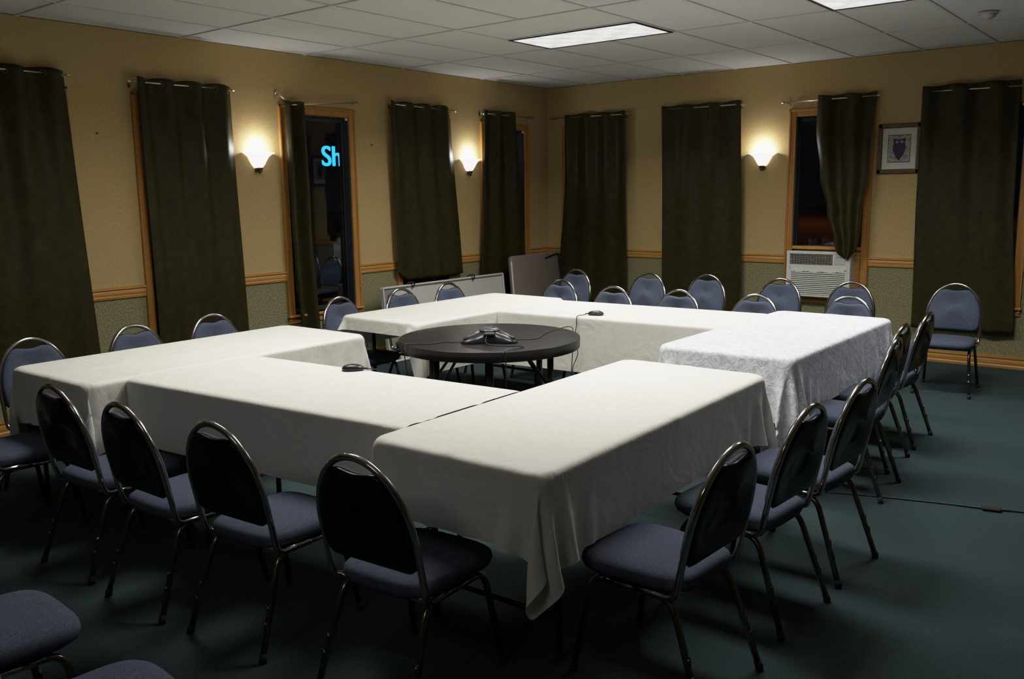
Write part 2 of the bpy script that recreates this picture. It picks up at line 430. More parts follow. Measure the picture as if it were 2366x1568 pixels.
# left wall
rod('y', [(-6.73, 2.490), (-5.83, 2.490)], 'thin brass rod carrying the leftmost curtain on the left wall')
rod('y', [(-5.365, 2.487), (-4.485, 2.493)], 'thin brass rod above the second window from the left')
rod('y', [(-4.035, 2.503), (-3.885, 2.412), (-3.115, 2.487)], 'bent sagging rod above the window showing the blue sign')
rod('y', [(-2.680, 2.500), (-1.765, 2.488)], 'brass rod of the curtain behind the white folded table')
rod('y', [(-1.310, 2.491), (-.400, 2.490)], 'brass rod on the left wall nearest the room corner')
curtain('y', (-6.72,-5.845), (-6.75,-5.76), 2.53, .32, 3.5, .030, 'dark olive curtain panel at the far left edge of the photo', .6, seed=3)
curtain('y', (-5.325,-4.485), (-5.285,-4.455), 2.53, .32, 3.5, .032, 'dark olive curtain covering the window left of the first wall lamp', 1.0, seed=5)
curtain('y', (-3.975,-3.745), (-3.93,-3.69), 2.445, .30, 1.6, .045, 'narrow bunched olive curtain drawn aside beside the blue sign', .2, seed=8, ampb=.05, mid={.5:(-3.965,-3.73)}, rodz=2.402)
curtain('y', (-2.715,-1.83), (-2.665,-1.67), 2.535, .755, 3.5, .028, 'olive curtain whose hem rests on the white folded table', 1.0, seed=11, dbot=.07, zbfun=lambda s: .10*max(0, 1-s/.22)**2 + .012*s)
curtain('y', (-1.315,-.69), (-1.40,-.53), 2.535, .32, 2.5, .035, 'olive curtain right of the second wall lamp near the room corner', .9, seed=13, mid={.35:(-1.34,-.64)})
# back wall
rod('x', [(.105, 2.500), (1.155, 2.487)], 'brass rod on the back wall just right of the room corner')
rod('x', [(1.63, 2.505), (2.545, 2.497)], 'brass rod left of the wall lamp on the back wall')
rod('x', [(2.985, 2.485), (3.895, 2.485)], 'thin brass rod above the window with the air conditioner')
rod('x', [(4.33, 2.485), (5.23, 2.475)], 'brass rod at the far right carrying the widest curtain')
curtain('x', (.325,1.148), (.20,1.19), 2.53, .32, 3, .030, 'olive curtain on the back wall just right of the room corner', 1.2, seed=17, mid={.3:(.32,1.16)})
curtain('x', (1.615,2.535), (1.65,2.60), 2.545, .32, 3, .026, 'wide olive curtain left of the wall lamp on the back wall', 1.4, seed=19, rough=.6)
curtain('x', (3.335,3.885), (3.600,3.795), 2.53, 1.00, 1.9, .040, 'olive curtain bunched to a twisted point over the air conditioner', .3, seed=23, dbot=.17, ampb=.022, mid={.2:(3.335,3.87), .52:(3.40,3.87), .74:(3.49,3.825), .93:(3.570,3.815)}, zbfun=lambda s: .03-.085*math.sin(PI*min(1,s*1.05))**1.5)
curtain('x', (4.290,5.085), (4.31,5.165), 2.54, .325, 2.6, .028, 'wide olive curtain behind the lone chair at the right', 1.3, seed=29, mid={.45:(4.29,5.10)}, rough=.8)

# ------------------------------------------------------------------ wall lamps
def sconce(axis, t, label):
    z = 1.985
    rz = 0 if axis == 'y' else -PI/2      # local +x points into the room
    o = thing('wall_lamp', label, 'lamp', wallpt(axis, t, 0, z), rz, 'uplight wall lamps with glass bowls')
    prof = [(.020,-.122),(.040,-.114),(.062,-.086),(.080,-.052),(.096,-.024),(.120,-.004),(.146,.008),(.147,.012),(.119,.001),(.092,-.020),(.076,-.050),(.058,-.082),(.036,-.108),(.016,-.114)]
    mb = MB(); mb.lathe(prof, (.004,0,0), 28, 0, -PI/2, PI/2); mb.build('glass_bowl', M_SHADE, o)
    mb = MB(); mb.lathe([(0,-.165),(.010,-.160),(.018,-.148),(.012,-.138),(.022,-.130),(.030,-.122),(.026,-.114),(0,-.112)], (.03,0,0), 16); mb.box((0,-.03,-.15),(.03,.03,-.09),0,.004)
    mb.build('bronze_finial', M_BRONZE, o)
    mb = MB(); mb.lathe([(0,-.075),(.014,-.07),(.016,-.04),(.024,-.015),(.026,.01),(.018,.03),(0,.036)], (.055,0,-.012), 14); mb.build('bulb', M_BULB, o)
    l = bpy.data.lights.new('wall_lamp_light', 'POINT'); l.energy = 5.2; l.color = (.96, .96, 1.0); l.shadow_soft_size = .03
    lo = bpy.data.objects.new('wall_lamp_light', l); C.objects.link(lo); lo.parent = o; lo.location = (.075, 0, .05)
sconce('y', -4.225, 'lit glass bowl lamp left of the window with the blue sign')
sconce('y', -1.475, 'lit glass bowl lamp on the left wall nearest the room corner')
sconce('x', 2.757, 'lit glass bowl lamp on the back wall beside the air conditioner window')

# ------------------------------------------------------------------ ceiling lights, smoke detector
M_DIFF = diffuser_material()
for k, (lx, ly) in enumerate(LIGHTS):
    o = thing('ceiling_light', ['lit ceiling light panel fully in view at the centre of the ceiling', 'lit ceiling light panel cut off by the top edge at the right', 'lit ceiling light panel above the nearest white table, out of view overhead', 'lit ceiling light panel above the left table, out of view overhead', 'dim fill light panel added on the ceiling behind the camera'][k], 'ceiling light', (lx+TX, ly+TX/2, H), 0, 'fluorescent ceiling panels')
    a, b = TX-.012, TX/2-.012
    mb = MB()
    for s in (-1, 1): mb.box((s*a, -b, -.008), (s*(a-.022), b, .003)); mb.box((-a+.022, s*b, -.008), (a-.022, s*(b-.022), .003))
    mb.build('light_frame', M_BLACK, o)
    mb = MB(); mb.box((-a+.02, -b+.02, -.004), (a-.02, b-.02, .002)); mb.build('diffuser', M_DIFF, o)
    l = bpy.data.lights.new('panel_light', 'AREA'); l.shape = 'RECTANGLE'; l.size = 1.14; l.size_y = .53; l.energy = (50, 43, 36, 32, 7)[k]; l.color = (1, .99, .955); l.spread = math.radians(150)
    lo = bpy.data.objects.new('panel_light', l); C.objects.link(lo); lo.parent = o; lo.location = (0, 0, -.014)
o = thing('smoke_detector', 'round white smoke detector on the ceiling at upper right', 'smoke detector', (5.087, -1.611, H))
mb = MB(); mb.lathe([(0,0),(.068,0),(.070,-.010),(.064,-.016),(.060,-.017)], n=24); mb.build('detector_base', M_DETECT, o)
mb = MB(); mb.lathe([(.056,-.016),(.052,-.034),(.030,-.044),(.022,-.052),(0,-.053)], n=24); mb.build('detector_cover', M_DETECT, o)

# ------------------------------------------------------------------ chairs
def lean(z): return -.185 + (-.275+.185)*(z-.42)/(.855-.42)
HWC, ZTC, HS = .2015, .8435, .262
def arch_half(x):      # z of the tube centre line at x on the round top
    q = max(0., 1-(x/HWC)**2); return ZTC-HS+HS*math.sqrt(q)
def pad_outline(inset):
    """closed outline (x,z) of the back pad inside the arch, with the dip for the hand hole"""
    hw = HWC-inset; zt = ZTC-inset; hs = HS-inset*.6; pts = []
    zb = .478; r = .045
    for i in range(6): a = PI+PI/2*i/5; pts.append((-hw+.002+r+r*math.cos(a), zb+r+r*math.sin(a)))
    for i in range(6): a = -PI/2+PI/2*i/5; pts.append((hw-.002-r+r*math.cos(a), zb+r+r*math.sin(a)))
    top = []
    for i in range(41):
        a = PI*i/40; x = hw*math.cos(a); z = zt-hs+hs*math.sin(a); ax = abs(x)
        wn = .112
        if ax < wn:
            f = .5+.5*math.cos(PI*ax/wn); z -= .046*f**.75
        top.append((x, z))
    return pts + top
def pad(front, thick, inset):
    out = pad_outline(inset); c = (0., .67); L = []
    seg = [math.dist(out[i], out[(i+1) % len(out)]) for i in range(len(out))]; tot = sum(seg); res = []
    for k in range(112):                                     # even spacing round the outline
        d = tot*k/112; i = 0
        while d > seg[i]: d -= seg[i]; i += 1
        a, b = out[i], out[(i+1) % len(out)]; f = d/seg[i]; res.append((a[0]+(b[0]-a[0])*f, a[1]+(b[1]-a[1])*f))
    out = res; n = len(out); soft = out
    for _ in range(60): soft = [((soft[i-1][0]+2*soft[i][0]+soft[(i+1) % n][0])/4, (soft[i-1][1]+2*soft[i][1]+soft[(i+1) % n][1])/4) for i in range(n)]
    sg = 1 if front else -1
    for sc, dd in ((1.0, .000), (1.012, .35), (.985, .75), (.95,.90), (.89,.97), (.80, 1.0), (.5, 1.02), (.25, 1.03), (.03, 1.035)):
        L.append([(c[0]+(x-c[0])*sc, lean(z)+sg*(thick*dd+.001), c[1]+(z-c[1])*sc) for x, z in (out if sc > .94 else soft)])
    mb = MB(); mb.loops(L, cap0=True, cap1=True); return mb
def make_chair():
    root = thing('banquet_chair', '', 'chair')
    # seat cushion
    def loop(ins, z, crown=0.):
        P = []
        n = 48
        for i in range(n):
            a = 2*PI*i/n; ca, sa = math.cos(a), math.sin(a); e = .46
            y = .012 + (.213-ins)*math.copysign(abs(sa)**e, sa)
            hw = (.196 + .012*(y/.2)) - ins
            x = hw*math.copysign(abs(ca)**e, ca)
            P.append((x, y, z))
        return P
    mb = MB(); mb.loops([loop(.02,.377), loop(.002,.384), loop(-.005,.403), loop(-.002,.421), loop(.014,.433), loop(.05,.440), loop(.11,.443), loop(.17,.444)])
    mb.build('seat', M_FABRIC, root)
    mb = MB(); mb.loops([loop(.03,.369), loop(.02,.370), loop(.02,.380), loop(.03,.381)]); mb.build('seat_board', M_BLACK, root)
    pad(True, .026, .0085).build('backrest', M_FABRIC, root)
    pad(False, .017, .0075).build('back_shell', M_VINYL, root)
    # chrome arch
    P = []
    for s in (-1,):
        P += [(s*.190,-.02,.370),(s*.192,-.10,.370),(s*.196,-.150,.372),(s*.200,-.176,.386),(HWC*s,-.186,.418)]
    for z in (.47,.52,.56): P.append((-HWC, lean(z), z))
    for i in range(33):
        a = PI-PI*i/32; x = HWC*math.cos(a); z = ZTC-HS+HS*math.sin(a); P.append((x, lean(z), z))
    for z in (.56,.52,.47): P.append((HWC, lean(z), z))
    for q in [(HWC,-.186,.418),(.200,-.176,.386),(.196,-.150,.372),(.192,-.10,.370),(.190,-.02,.370)]: P.append(q)
    mb = MB(); mb.tube(P, .0118, 10); mb.build('back_frame', M_CHROME, root)
    mb = MB(); mb.tube([(-.196,-.160,.376),(.196,-.160,.376)], .010, 8); mb.build('cross_rail', M_CHROME, root); mb = MB(); mb.tube([(-.185,.10,.362),(.185,.10,.362)], .009, 8); mb.build('cross_rail', M_CHROME, root)
    for s in (-1, 1):
        x = s*.176; zr = .358
        mb = MB(); mb.tube([(x,-.105,zr),(x,.105,zr)], .0118, 10); mb.build('side_rail', M_CHROME, root)
        for yf, yb, yd in ((.215, .105, 1), (-.275, -.105, -1)):
            foot = Vector((s*.205, yf, .012)); knee = Vector((x, yb+yd*.055, zr-.004)); st = Vector((x, yb, zr))
            K = Vector((x, yb+yd*.048, zr)); low = K + (foot-K).normalized()*.06; pts = [st]
            for i in range(1, 8):
                t = i/8; pts.append(st*(1-t)**2 + K*(2*t*(1-t)) + low*t*t)
            pts += [low, foot]
            mb = MB(); mb.tube(pts, .0118, 10)
            d = foot-low
            for f in (.42, .60):                                   # stacking bumpers on the outer side
                c = low + d*f; mb.tube([c+Vector((0,yd*.008,.012)), c+Vector((0,yd*.012,-.012))], [.0075,.006], 8)
            leg = mb.build('leg', M_LEGM, root)
            mb = MB(); mb.tube([foot + (low-foot).normalized()*.022, foot, foot-Vector((0,0,.012))], [.0135,.0145,.0140], 10); mb.build('foot_cap', M_RUBBER, leg)
    return root

CH = [  # x, y, facing (deg, 0 = +y), label, group
 (5.143,-6.411, 87.3,'nearest chair on the right side, beside the hanging cloth corner',0),
 (5.148,-5.757, 86.4,'second nearest chair on the right side, black back toward camera',0),
 (5.169,-5.197, 86.3,'third chair back from the camera along the right side',0),
 (4.983,-4.089, 92.8,'fourth chair on the right side, first beside the bluish white table',0),
 (4.880,-3.545, 89.4,'fifth chair on the right side, middle one at the bluish white table',0),
 (4.869,-2.950, 90.1,'rearmost chair on the right side, nearest the lone chair',0),
 (1.93,-7.15, 2,'chair cut by the left edge, only seat and front legs in view',1),
 (2.664,-7.012, 1.7,'leftmost black chair back in the front row, before the pleated cloth corner',1),
 (3.246,-7.015, .2,'second black chair back from the left in the front row',1),
 (3.792,-6.974, 4.0,'third black chair back from the left in the front row',1),
 (4.503,-6.948, 3.9,'largest black chair back, at the end of the nearest white table',1),
 (1.512,-6.743,-87.3,'chair behind the left table, nearest the left edge',2),
 (1.525,-6.112,-85.1,'middle chair behind the left table, before the oak window trim',2),
 (1.500,-5.550,-87.6,'third chair behind the left table, below the second curtain',2),
 (1.471,-4.410,-89.0,'chair at the wall side below the blue sign window',3),
 (1.439,-3.725,-91.4,'chair in front of the left half of the white folded table',3),
 (1.464,-3.163,-92.1,'chair in front of the right half of the white folded table',3),
 (1.893,-2.666,179.5,'leftmost chair tucked behind the far table, before the taupe folded table',4),
 (2.606,-2.907,180.2,'second chair from the left tucked behind the far table, before the corner curtain',4),
 (3.191,-2.869,179.6,'third chair from the left tucked behind the far table, at the wide curtain',4),
 (3.827,-2.842,180.1,'chair tucked behind the right end of the far table',4),
 (4.436,-2.601,177.7,'chair at the far end of the bluish white table',4),
 (1.392,-1.701,176.8,'leftmost loose chair near the back wall, half behind another chair',5),
 (2.230,-1.670,179.1,'loose chair with bright chrome arch between the two back wall curtains',5),
 (2.798,-1.571,179.4,'loose chair standing before the wide back wall curtain',5),
 (3.510,-1.584,178.2,'loose chair just left of the air conditioner',5),
 (4.130,-1.563,179.5,'loose chair just right of the air conditioner',5),
 (4.898,-1.279,184.1,'lone blue chair facing the camera before the right curtain',None),
 (3.872,-8.062, -4,'chair seat at the lower left corner with a shiny frame rail',6),
 (4.535,-8.088, -6,'chair seat at the bottom edge near the lower left corner',6),
]
GR = ['chairs along the right side of the tables','front row of chairs with black backs','chairs behind the left table','chairs at the wall side of the far left table','chairs tucked behind the far tables','loose chairs near the back wall','foreground chairs in the lower left']
proto = make_chair()
for i, (x, y, a, lab, gi) in enumerate(CH):
    o = proto if i == 0 else copy_tree(proto)
    o.location = (x, y, 0); o.rotation_euler = (0, 0, math.radians(a)); o['label'] = lab
    if gi is not None: o['group'] = GR[gi]
    elif 'group' in o: del o['group']

# ------------------------------------------------------------------ tables and cloths
TABS = {  # centre x, y, rotation deg, half x, half y, long axis
 'left':  (1.967,-6.094, .88, .400, .907), 'front': (3.257,-6.336, 4.71, .853, .388), 'near': (4.533,-5.885, 1.45, .390, .938),
 'right': (4.452,-3.596, 0.0, .398, .901), 'far':   (3.180,-3.352, 4.05, .860, .402), 'wall': (1.910,-3.797,-.37, .394, .880)}
ZTAB = .752
def folding_table(cx, cy, rot, hx, hy, label):
    o = thing('folding_table', label, 'table', (cx, cy, 0), math.radians(rot), 'cloth covered folding tables')
    hx -= .012; hy -= .012
    L = []
    for zz, ins in ((ZTAB-.02,.004),(ZTAB-.016,0),(ZTAB-.006,0),(ZTAB,.006)):
        r = .09; L.append([(cx_+(r-ins)*math.cos(math.radians(a0+15*k)), cy_+(r-ins)*math.sin(math.radians(a0+15*k)), zz) for (cx_, cy_, a0) in ((hx-r,hy-r,0),(-hx+r,hy-r,90),(-hx+r,-hy+r,180),(hx-r,-hy+r,270)) for k in range(7)])
    mb = MB(); mb.loops(L, smooth=False); mb.build('tabletop', M_TABLE_TOP, o)
    mb = MB()
    for s in (-1,1): mb.box((s*(hx-.03),-hy+.05,ZTAB-.06),(s*(hx-.05),hy-.05,ZTAB-.02)); mb.box((-hx+.05,s*(hy-.03),ZTAB-.06),(hx-.05,s*(hy-.05),ZTAB-.02))
    mb.build('apron', M_LEG, o)
    lx = hx > hy
    for s in (-1,1):
        for q in (-1,1):
            A = s*((hx if lx else hy)-.22); B = q*((hy if lx else hx)-.09)
            p = (A, B) if lx else (B, A)
            mb = MB(); mb.tube([(p[0],p[1],.01),(p[0],p[1],ZTAB-.03)], .014, 8); l = mb.build('leg', M_LEG, o)
            mb = MB(); mb.tube([(p[0],p[1],0),(p[0],p[1],.03)], .018, 8); mb.build('foot_cap', M_RUBBER, l)
        A = s*((hx if lx else hy)-.22); B = (hy if lx else hx)-.09
        f = (lambda a, b, z: (a, b, z)) if lx else (lambda a, b, z: (b, a, z))
        mb = MB(); mb.tube([f(A,-B,.16), f(A,B,.16)], .011, 8); mb.build('crossbar', M_LEG, o)
        mb = MB(); mb.tube([f(A,-B,ZTAB-.28), f(A,B,ZTAB-.28)], .008, 8); mb.build('crossbar', M_LEG, o); mb = MB(); mb.tube([f(A,0,ZTAB-.28), f(A-s*.36,0,ZTAB-.03)], .008, 8); mb.build('brace', M_LEG, o)
    return o

def drape(cx, cy, rot, hx, hy, ov, m, label, seed, keep=(), steps=170, h=.027, cr=.045, lift=0., slant=0., creases=()):
    """a cloth of hx*2+overhangs dropped over the table edge by a small position-based cloth solver.
    ov = overhang at (left, right, near, far); keep = local planes ('r', x) hanging cloth may not pass"""
    rng = np.random.default_rng(seed); zt = ZTAB+.004+lift
    def axis(e, o0, o1):
        e2 = .011; parts = []
        def seg(lo, hi):
            n = max(1, int(round((hi-lo)/h))); return list(np.linspace(lo, hi, n+1))
        A = (seg(-e-o0, -e-e2)[:-1] + [-e-e2, -e] if o0 > .03 else [-e-o0] if o0 == 0 else [-e-o0, -e])
        B = ([e, e+e2] + seg(e+e2, e+o1)[1:] if o1 > .03 else [e] if o1 == 0 else [e, e+o1])
        return np.array(A + [-e+e2] + seg(-e+e2, e-e2)[1:-1] + [e-e2] + B)
    X = axis(hx, ov[0], ov[1]); Y = axis(hy, ov[2], ov[3]); nx, ny = len(X), len(Y)
    U, V = np.meshgrid(X, Y, indexing='ij'); rest = np.stack([U, V], -1)
    ix, iy = hx-cr, hy-cr
    def plan(P):        # signed distance to the rounded table outline and outward normal
        qx = np.clip(P[...,0], -ix, ix); qy = np.clip(P[...,1], -iy, iy)
        d = np.stack([P[...,0]-qx, P[...,1]-qy], -1); L = np.linalg.norm(d, axis=-1); n = d/np.maximum(L, 1e-9)[...,None]
        inside = L < 1e-9
        return np.where(inside, -1., L-cr), n
    sd, nrm = plan(rest)
    fixed = sd < -.006
    over = np.maximum(sd, 0)
    pos = np.zeros((nx, ny, 3)); pos[...,:2] = rest - nrm*(over*.55)[...,None]; pos[...,2] = zt - over*.80
    jit = rng.normal(0, .004, pos.shape); 
    for _ in range(2): jit[1:-1,1:-1] = (jit[:-2,1:-1]+jit[2:,1:-1]+jit[1:-1,:-2]+jit[1:-1,2:]+jit[1:-1,1:-1])/3
    pos += jit*(~fixed)[...,None]
    pos[fixed, 2] = zt
    w = (~fixed).astype(float)
    vel = np.zeros_like(pos); dt = 1/50.
    def cons(di, dj, stiff):
        L = np.linalg.norm(rest[di:, max(dj,0):ny+min(dj,0)] - rest[:nx-di, max(-dj,0):ny-max(dj,0)], axis=-1) if (di or dj) else None
        out = []
        for par in (0, 1):
            mask = np.zeros((nx, ny), bool)
            I, J = np.meshgrid(np.arange(nx), np.arange(ny), indexing='ij')
            key = (I//max(di,1)) if di else (J//abs(dj))
            ok = (key % 2 == par) & (I+di < nx) & (J+dj < ny) & (J+dj >= 0)
            a = (I*ny+J)[ok]; b = ((I+di)*ny+J+dj)[ok]
            wa, wb = w.ravel()[a], w.ravel()[b]; ws = wa+wb; k = ws > 0
            a, b, wa, wb, ws = a[k], b[k], wa[k], wb[k], ws[k]
            l = np.linalg.norm(rest.reshape(-1,2)[a]-rest.reshape(-1,2)[b], axis=1)
            out.append((a, b, l, (wa/ws*stiff)[:,None], (wb/ws*stiff)[:,None]))
        return out
    K = cons(1,0,1.)+cons(0,1,1.)+cons(1,1,.35)+cons(1,-1,.35)+cons(2,0,.16)+cons(0,2,.16)
    flat = pos.reshape(-1,3)
    def collide(P):
        s, n = plan(P); z = P[:,2]
        hit = (s < .004) & (z < zt)
        up = hit & ((zt-z) < (.004-s)); side = hit & ~up
        P[up,2] = zt
        P[side,:2] += n[side]*(.004-s[side])[:,None]
        for kk, val in keep:
            if kk == 'r': k = (z < zt-.01); P[k,0] = np.minimum(P[k,0], val)
            if kk == 'l': k = (z < zt-.01); P[k,0] = np.maximum(P[k,0], val)
        P[:,2] = np.maximum(P[:,2], .02)
    wf = w.ravel()[:,None]
    v = vel.reshape(-1,3)
    for st in range(steps):
        v[:,2] -= 9.8*dt; old = flat.copy()
        flat += v*dt*wf
        for it in range(9):
            for a, b, l, ka, kb in K:
                d = flat[b]-flat[a]; L = np.linalg.norm(d, axis=1); g_ = ((L-l)/np.maximum(L,1e-9))[:,None]*d
                flat[a] += ka*g_; flat[b] -= kb*g_
        mv = ~fixed.ravel(); Q = flat[mv]; collide(Q); flat[mv] = Q
        v = (flat-old)/dt*.955*wf
    # gentle unevenness on the top
    pos = flat.reshape(nx, ny, 3)
    bump = rng.normal(0, 1, (nx, ny))
    for _ in range(6):
        b2 = bump.copy(); b2[1:-1,1:-1] = (bump[:-2,1:-1]+bump[2:,1:-1]+bump[1:-1,:-2]+bump[1:-1,2:])/4; bump = b2
    pos[...,2] += np.abs(bump)*.0022*np.clip((-.02-sd)/.12, 0, 1)
    for (xa, ya, xb, yb, am, wd) in creases:
        ab = np.array([xb-xa, yb-ya]); q = rest - np.array([xa, ya]); t_ = np.clip((q@ab)/(ab@ab), 0, 1)
        dd = np.linalg.norm(q - t_[...,None]*ab, axis=-1)
        pos[...,2] += am*np.exp(-(dd/wd)**2)*fixed
    if slant: pos[...,0] += slant*np.clip(pos[...,1], -hy-.02, hy)*np.clip((rest[...,0]-hx+.5)/.5, 0, 1)
    me = bpy.data.meshes.new('tablecloth')
    idx = np.arange(nx*ny).reshape(nx, ny)
    F = np.stack([idx[:-1,:-1], idx[1:,:-1], idx[1:,1:], idx[:-1,1:]], -1).reshape(-1,4)
    me.from_pydata(pos.reshape(-1,3).tolist(), [], F.tolist())
    uv = me.uv_layers.new(name='UVMap'); r2 = rest.reshape(-1,2)
    uv.data.foreach_set('uv', r2[F.ravel()].astype(np.float32).ravel())
    me.polygons.foreach_set('use_smooth', [True]*len(me.polygons)); me.materials.append(m); me.update()
    o = bpy.data.objects.new('tablecloth', me); C.objects.link(o); o.location = (cx, cy, 0); o.rotation_euler = (0,0,math.radians(rot))
    ss = o.modifiers.new('smooth', 'SUBSURF'); ss.levels = 1; ss.render_levels = 1
    return tag(o, label, 'tablecloth', 'white tablecloths')

CL = {  # overhangs l, r, n, f
 'left':  ((.27,.285,.25,.23), M_CLOTH_W, 'white cloth on the left table along the curtained wall', (('r',.419),)),
 'front': ((.0,.0,.29,.26), M_CLOTH_W, 'creased white cloth on the front table carrying a black microphone', ()),
 'near':  ((.27,.285,.245,.27), M_CLOTH_W, 'white cloth on the nearest table with its corner hanging low', (('l',-.412),)),
 'right': ((.27,.30,.30,.22), M_CLOTH_C, 'bluish white patterned cloth on the right rear table', ()),
 'far':   ((.0,.0,.36,.25), M_CLOTH_W, 'white cloth on the far table behind the round black table', ()),
 'wall':  ((.22,.33,.09,.24), M_CLOTH_W, 'white cloth with a short front drop on the far left table', ())}
TL = {'left':'folding table under white cloth along the left curtains','front':'folding table under creased cloth across the front',
 'near':'folding table under the nearest white cloth','right':'folding table under the bluish white cloth','far':'folding table under cloth behind the round table','wall':'folding table under the short cloth, black legs showing'}
CREASE = {'front': [(-.10,-.02,.28,.05,.006,.022), (-.62,.10,-.35,-.02,.005,.025), (-.45,.22,-.02,.12,.005,.03), (-.55,.02,-.1,.16,.004,.03)],
          'near': [(-.02,-.93,-.02,.93,.0035,.02)], 'right': [(.0,-.9,.0,.9,.003,.02)], 'left': [(.02,-.9,.02,.9,.003,.02)]}
for k, (cx, cy, rot, hx, hy) in TABS.items():
    folding_table(cx, cy, rot, hx, hy, TL[k])
    ov, m, lab, keep = CL[k]
    el, er = {'front':(.050,.039),'far':(.045,.050)}.get(k, (0,0)); rr_ = math.radians(rot)
    drape(cx+math.cos(rr_)*(er-el)/2, cy+math.sin(rr_)*(er-el)/2, rot, hx+(el+er)/2, hy, ov, m, lab, {'left':1,'front':2,'near':3,'right':4,'far':5,'wall':6}[k], keep, lift={'front':0.,'far':0.,'near':.004}.get(k,.004), slant=.057 if k == 'front' else 0., creases=CREASE.get(k, ()), cr=.012 if k in ('front','far') else .045)

# ------------------------------------------------------------------ round black table with conference phone
RC = (2.965, -4.70); RR, RZ = .573, .735
o = thing('round_table', 'round black table standing in the middle of the white tables', 'table', (*RC, 0))
mb = MB(); mb.lathe([(0,RZ),(RR-.001,RZ),(RR,RZ-.001),(RR,RZ-.016),(0,RZ-.016)], n=72, smooth=False); mb.build('tabletop', M_ROUND, o)
mb = MB(); mb.lathe([(RR,RZ-.016),(RR,RZ-.020),(RR,RZ-.059),(RR-.005,RZ-.063),(RR-.02,RZ-.063),(RR-.02,RZ-.016)], n=72); mb.build('apron', M_ROUND, o)
for a in (20, 75, 130, 200, 255, 310):
    x, y = .40*math.cos(math.radians(a)), .40*math.sin(math.radians(a))
    mb = MB(); mb.tube([(x,y,.01),(x,y,RZ-.016)], .021, 10); l = mb.build('leg', M_LEG, o)
    mb = MB(); mb.tube([(x,y,0),(x,y,.03)], .025, 10); mb.build('foot_cap', M_RUBBER, l)
    mb = MB(); mb.tube([(x*.96,y*.96,.44),(x*.45,y*.45,RZ-.02)], .009, 8); mb.build('brace', M_LEG, o)

PH = (3.075, -4.83)
o = thing('conference_phone', 'black three-armed conference phone on the round table', 'phone', (*PH, RZ), math.radians(38.5))
def phone_body():
    L = []; n = 72
    for sc, z in ((1.0,.0),(1.02,.006),(.98,.016),(.90,.026)):
        P = []
        for i in range(n):
            a = 2*PI*i/n; r = .085+.105*max(0, math.cos(1.5*((a-PI/2+PI/3) % (2*PI/3) - PI/3)))**3.0
            k = r/.19; zz = z + .042*max(0, 1-k)**1.0*(1 if z > .01 else .0)*sc
            P.append((r*sc*math.cos(a), r*sc*math.sin(a), zz))
        L.append(P)
    for sc in (.75, .5, .25):
        P = []
        for i in range(n):
            a = 2*PI*i/n; r = (.085+.105*max(0, math.cos(1.5*((a-PI/2+PI/3) % (2*PI/3) - PI/3)))**3.0)*sc
            P.append((r*math.cos(a), r*math.sin(a), .026+.055*max(0, 1-(r/.19))**.9))
        L.append(P)
    mb = MB(); mb.loops(L); return mb
phone_body().build('phone_body', M_PHONE, o)
for a in (90, 210, 330):
    c, s_ = math.cos(math.radians(a)), math.sin(math.radians(a))
    mb = MB(); mb.tube([(c*.075,s_*.075,.062),(c*.12,s_*.12,.047),(c*.175,s_*.175,.030)], [.020,.017,.012], 10, flat=.55); mb.build('speaker_arm', M_PHONE_G, o)
mb = MB(); mb.lathe([(0,.086),(.045,.084),(.060,.078),(.064,.070)], n=28); mb.build('phone_dome', M_PHONE_G, o)
mb = MB(); mb.box((-.032,-.10,.050),(.032,-.052,.066),0,.005); mb.build('phone_keypad', M_PHONE_G, o)

def cable(pts, r, label, m=M_BLACK, grp=None):
    # smooth through the points
    P = [Vector(p) for p in pts]; Q = []
    for i in range(len(P)-1):
        p0, p1, p2, p3 = P[max(i-1,0)], P[i], P[i+1], P[min(i+2,len(P)-1)]
        for k in range(8):
            t = k/8; Q.append(.5*((2*p1)+(p2-p0)*t+(2*p0-5*p1+4*p2-p3)*t*t+(3*p1-p0-3*p2+p3)*t**3))
    Q.append(P[-1]); mb = MB(); mb.tube(Q, r, 6)
    return tag(mb.build('cable', m), label, 'cable', grp)
z = RZ+.004
rim = lambda a, rr=RR+.006, zz=RZ+.003: (RC[0]+rr*math.cos(math.radians(a)), RC[1]+rr*math.sin(math.radians(a)), zz)
cable([(PH[0]-.05,PH[1]-.02,z+.06),(PH[0]-.09,PH[1]-.10,z+.012),(PH[0]-.13,PH[1]-.17,z),(PH[0]-.2,PH[1]-.2,z),(PH[0]-.22,PH[1]-.3,z), rim(-112), rim(-113,zz=RZ-.06), rim(-113,.55,.45)], .003, 'thin black cable running from the phone over the left front rim')
cable([(PH[0]+.03,PH[1]+.01,z+.085),(PH[0]+.04,PH[1]-.06,z+.06),(PH[0]+.08,PH[1]-.13,z+.01),(PH[0]+.17,PH[1]-.12,z),(PH[0]+.27,PH[1]-.06,z),(PH[0]+.32,PH[1]-.08,z), rim(-42), rim(-41,zz=RZ-.07), rim(-41,.56,.40)], .003, 'black cable looping from the phone to the right front rim')
cable([(PH[0]+.12,PH[1]+.12,z),(PH[0]+.20,PH[1]+.22,z),(PH[0]+.12,PH[1]+.42,z), rim(64, .50, RZ+.012), rim(62, RR+.004, RZ+.02), rim(60, RR+.012, RZ-.03), rim(56, RR-.02, .40)], .003, 'thin cable running off the rear rim of the round table')

